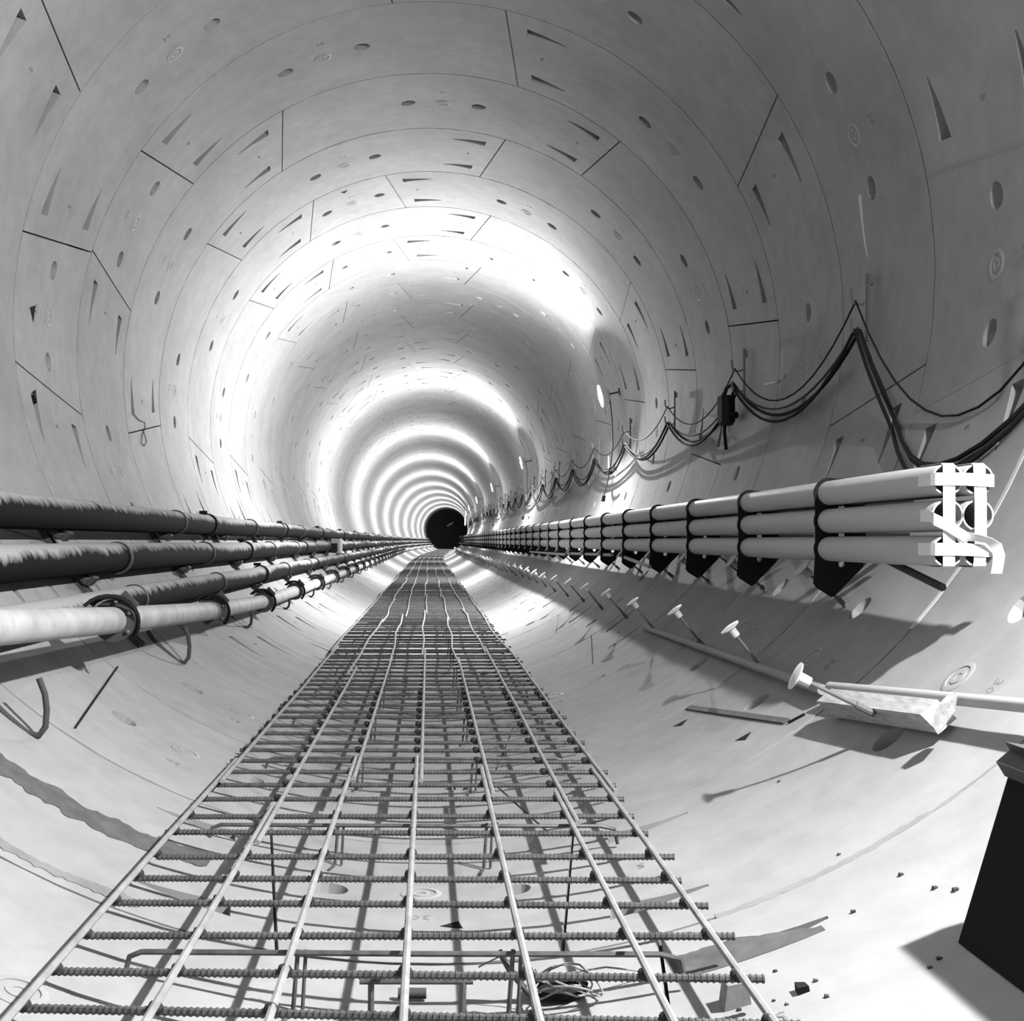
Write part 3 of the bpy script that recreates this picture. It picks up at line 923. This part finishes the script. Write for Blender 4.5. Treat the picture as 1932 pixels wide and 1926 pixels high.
# hanging lead below the nearest lit floodlight
for li in (1, 2, 3):
    z = LAMP_Z[li]
    e = empty('lamp_lead', W(2.3, 1.83, z)); tag(e, ['floodlight lead dropping to a plug, first past the black splice box', 'floodlight lead dropping to a plug, second past the black splice box', 'floodlight lead dropping to a plug, third past the black splice box'][li - 1], 'cable', 'floodlight leads')
    def rel(o): o.parent = e; o.matrix_parent_inverse = Matrix.Translation(-e.location); return o
    rel(obj('wire', G().tube([W(2.40, 1.90, z), W(2.43, 1.6, z - .03), W(2.44, 1.25, z - .03), W(2.40, .92, z - .02), W(2.37, .75, z + .03), W(2.33, .58, z + .06)], .008, 6).mesh('wire', 60), 'cable_grey'))
    rel(obj('plug', G().tube([W(2.335, .60, z + .06), W(2.32, .52, z + .065)], .024, 8).tube([W(2.41, .96, z - .02), W(2.40, .88, z - .02)], .028, 8).mesh('plug', 40), 'rubber'))
    rel(obj('splice', G().tube([W(2.46, 1.15, z + .5), W(2.43, 1.0, z + .3), W(2.41, .93, z + .1), W(2.41, .92, z - .05), W(2.42, .95, z - .3)], .012, 6).mesh('splice', 60), 'cable_grey'))
# hose stub poking from the lining
p = wallpt(1478, 708)
o = obj('hose_stub', G().tube([p, wallpt(1472, 716, 2.56), wallpt(1460, 722, 2.52), wallpt(1443, 725, 2.47)], .013, 8).mesh('hose_stub', 60), 'white_paint')
tag(o, 'short pale curved hose stub poking out of the right wall', 'hose')
# white paint drip on the right wall
pts = [wallpt(1622, 368, R - .002), wallpt(1627, 420, R - .002), wallpt(1632, 460, R - .002), wallpt(1637, 485, R - .002)]
o = obj('paint_drip', G().ribbon(pts, [(0, .05, 0), (0, .03, 0), (0, .022, 0), (0, .01, 0)], .002).mesh('paint_drip'), 'mortar_pale', wall)
o.data.materials[0] = M['white_grout']

# ================================================================ timber, poles and loose things on the right
def along(px0, py0, px1, py1, rr0, rr1=None): return wallpt(px0, py0, rr0), wallpt(px1, py1, rr1 or rr0)
a, b = along(1217, 1184, 1552, 1301, 2.575, 2.55)
o = obj('steel_conduit', G().tube([a, b], .022, 12).mesh('steel_conduit', 40), 'conduit')
tag(o, 'grey conduit length resting on the lower capped rods', 'pipe')
a, b = along(1566, 1296, 1932, 1331, 2.535, 2.53)
b = a + (b - a) * 1.35
o = obj('white_pole', G().tube([a, b], .021, 12).mesh('white_pole', 40), 'white_paint')
tag(o, 'white pole lying behind the timber block on the right wall', 'pole')
a, b = along(1566, 1325, 1775, 1352, 2.535)
d = (b - a).normalized(); c = (a + b) / 2
nrm = Vector((-c.x, 0, AX - c.z)).normalized(); side = d.cross(nrm)
nrm = side.cross(d)
rot = Matrix((d, side, nrm)).transposed()
g = G().box((0, 0, 0), ((b - a).length, .075, .075))
for v in g.v:
    if v.x > 0 and v.z > 0: v.x -= .03
g.v = [rot @ v + c for v in g.v]
o = obj('timber_block', g.mesh('timber_block'), 'wood'); tag(o, 'rough pale timber block wedged against the lower right wall', 'timber')
g = G(); cc = wallpt(1782, 1345, 2.50)
hexp = [(-.045, -.03), (-.05, .035), (-.01, .06), (.04, .055), (.055, .0), (.02, -.06)]
vs = [cc + side * y + Vector((0, 0, 1)) * x * .9 + Vector((.02, -.015, 0)) * (x * 4) for (y, x) in hexp]
vs += [v + Vector((.004, .003, 0)) for v in vs]
g.add(vs, [tuple(range(6)), tuple(range(11, 5, -1))] + [(i, i + 6, (i + 1) % 6 + 6, (i + 1) % 6) for i in range(6)])
o = obj('plywood_offcut', g.mesh('plywood_offcut'), 'wood'); tag(o, 'small pale offcut leaning on the end of the timber block', 'offcut')
# flat strip and rods lying on the lining
a, b = along(1298, 1334, 1484, 1360, R - .006)
nn = Vector((-a.x, 0, AX - a.z)).normalized()
o = obj('metal_strip', G().ribbon([a, b], [nn.cross((b - a).normalized()) * .035] * 2, .005).mesh('metal_strip'), 'mortar'); tag(o, 'flat grey strip lying on the lining below the timber', 'strip')
a, b = along(1487, 1363, 1518, 1347, R - .006)
o = obj('nail', G().tube([a, b], .006, 6).mesh('nail'), 'black'); tag(o, 'dark spike beside the end of the flat grey strip', 'spike')
a, b = along(222, 1258, 142, 1373, R - .006)
o = obj('thin_rod', G().tube([a, b], .005, 6).mesh('thin_rod'), 'black'); tag(o, 'thin dark rod lying on the lower left lining', 'rod')
a = wallpt(1672, 1056, 2.40); b = wallpt(1778, 1108, 2.47)
o = obj('dark_bar', G().tube([a, b], .016, 8).mesh('dark_bar', 40), 'dark_steel'); tag(o, 'short dark bar sticking out below the conduit ends', 'bar')
for (x0, y0, x1, y1) in ((1072, 1044, 1155, 1047), (1172, 1049, 1226, 1069), (1000, 1041, 1066, 1046)):
    a, b = along(x0, y0, x1, y1, 2.36)
    o = obj('loose_tube', G().tube([a, b], .016, 8).mesh('loose_tube', 40), 'conduit'); tag(o, 'loose pale tube lying across the capped rods under the conduit rack', 'pipe', 'loose tubes under the rack')
# hanging wire on the left wall
pts = [wallpt(x, y, R - .012) for x, y in ((253, 782), (262, 792), (273, 797), (274, 806), (268, 822), (266, 836), (272, 841), (277, 834), (274, 824), (270, 812))]
o = obj('tie_wire_loop', G().tube(pts, .004, 5).mesh('tie_wire_loop', 60), 'cable_grey'); tag(o, 'thin wire curl hanging from a bolt pocket on the left wall', 'wire')

# black steel panel in the right foreground
poly = [(1.205, -.914), (1.318, -.538), (1.298, -.505), (1.330, -.478), (1.317, -.459), (1.375, -.468), (1.375, -.555), (1.24, -.897)]
e = empty('form_panel', W(1.2, -.92, 2.81)); tag(e, 'black steel form panel leaning on the lining beside the rebar', 'panel')
def rel(o): o.parent = e; o.matrix_parent_inverse = Matrix.Translation(-e.location); return o
rel(obj('web', G().prism([(x, y + CAM_H) for x, y in [poly[0], poly[1], (1.352, -.548), poly[7]]], .5, 2.81).mesh('web'), 'black'))
rel(obj('flange', G().prism([(x, y + CAM_H) for x, y in poly[1:7]], .5, 2.825).mesh('flange'), 'dark_steel'))

# ================================================================ things under and beside the mat in the foreground
bq = wallpt(1388, 1893); bx, bz = bq.x, bq.y
fz = floorZ(bx)
o = obj('spacer_block', G().prism([(bx - .034, fz - .010), (bx + .030, fz + .009), (bx + .022, fz + .062), (bx - .026, fz + .052)], bz - .03, bz + .03).mesh('spacer_block'), 'block')
tag(o, 'small concrete spacer block under the mat edge', 'block')
g = G(); rr = random.Random(9)
for q in range(4):
    pts = []; cx, cy = .34 + rr.uniform(-.03, .03), 3.19 + rr.uniform(-.03, .03); r0 = rr.uniform(.05, .11)
    for s in range(14):
        a = 2 * PI * s / 12 + q
        pts.append((cx + r0 * math.cos(a), cy + r0 * .8 * math.sin(a), floorZ(cx) + .012 + .025 * (1 + math.sin(a * 1.5 + q)) + .01 * q))
    g.tube(pts, .0028, 5)
g.tube([(.13, 3.2, .11), (.19, 3.2, .14), (.24, 3.18, .09), (.27, 3.15, .04)], .0026, 5)
g.tube([(.34, 3.2, .09), (.46, 3.2, .11), (.58, 3.25, .08)], .0026, 5)
o = obj('tie_wire_coil', g.mesh('tie_wire_coil', 60), 'rebar_light'); tag(o, 'tangle of loose pale tie wire under the mat', 'wire')
g = G(); g.lathe([(.03, 0), (.075, .012), (.08, .03), (.05, .04), (.01, .035)], 14)
for v in g.v: v += Vector((.34, 3.24, floorZ(.34) + .002))
o = obj('dark_rag', g.mesh('dark_rag', 50), 'black'); tag(o, 'crumpled dark rag under the loose tie wire', 'rag')
o = obj('bar_offcut', G().tube([(.185, 3.22, .145), (.215, 3.22, .09), (.275, 3.20, .025)], .0085, 8).mesh('bar_offcut', 40), 'rebar'); tag(o, 'short bent bar offcut leaning under the mat near the tie wire', 'rebar')
o = obj('steel_sleeve', G().tube([(-.08, 3.26, floorZ(.05) + .02), (-.005, 3.26, floorZ(.02) + .02)], .014, 10).mesh('steel_sleeve', 40), 'dark_steel'); tag(o, 'short dark steel sleeve lying in the bent frame', 'sleeve')
rr = random.Random(3)
def chip(px, py, s, label=None):
    p = wallpt(px, py, R - s * .3); g = G()
    vs = [Vector((rr.uniform(.6, 1) * x, rr.uniform(.6, 1) * y, rr.uniform(.4, .8) * z)) * s for x in (-1, 1) for y in (-1, 1) for z in (-1, 1)]
    g.add([v + p for v in vs], [(0, 1, 3, 2), (4, 6, 7, 5), (0, 4, 5, 1), (2, 3, 7, 6), (0, 2, 6, 4), (1, 5, 7, 3)])
    o = obj('rubble_chip', g.mesh('rubble_chip'), 'black' if s > .008 else 'dark_steel')
    tag(o, label or 'tiny dark crumb of rubble on the lining', 'rubble', 'rubble crumbs on the invert')
chip(1513, 1866, .018, 'largest dark rubble crumb beside the mat edge')
for (x, y) in ((1583, 1612), (1803, 1678), (1764, 1675), (1470, 1474), (1772, 1808), (1755, 1825), (1484, 1895), (1460, 1888), (1463, 1832), (1700, 1650), (1560, 1880), (1538, 1850), (1610, 1720), (1395, 1905)):
    chip(x, y, rr.uniform(.004, .008))
bpy.context.view_layer.update()
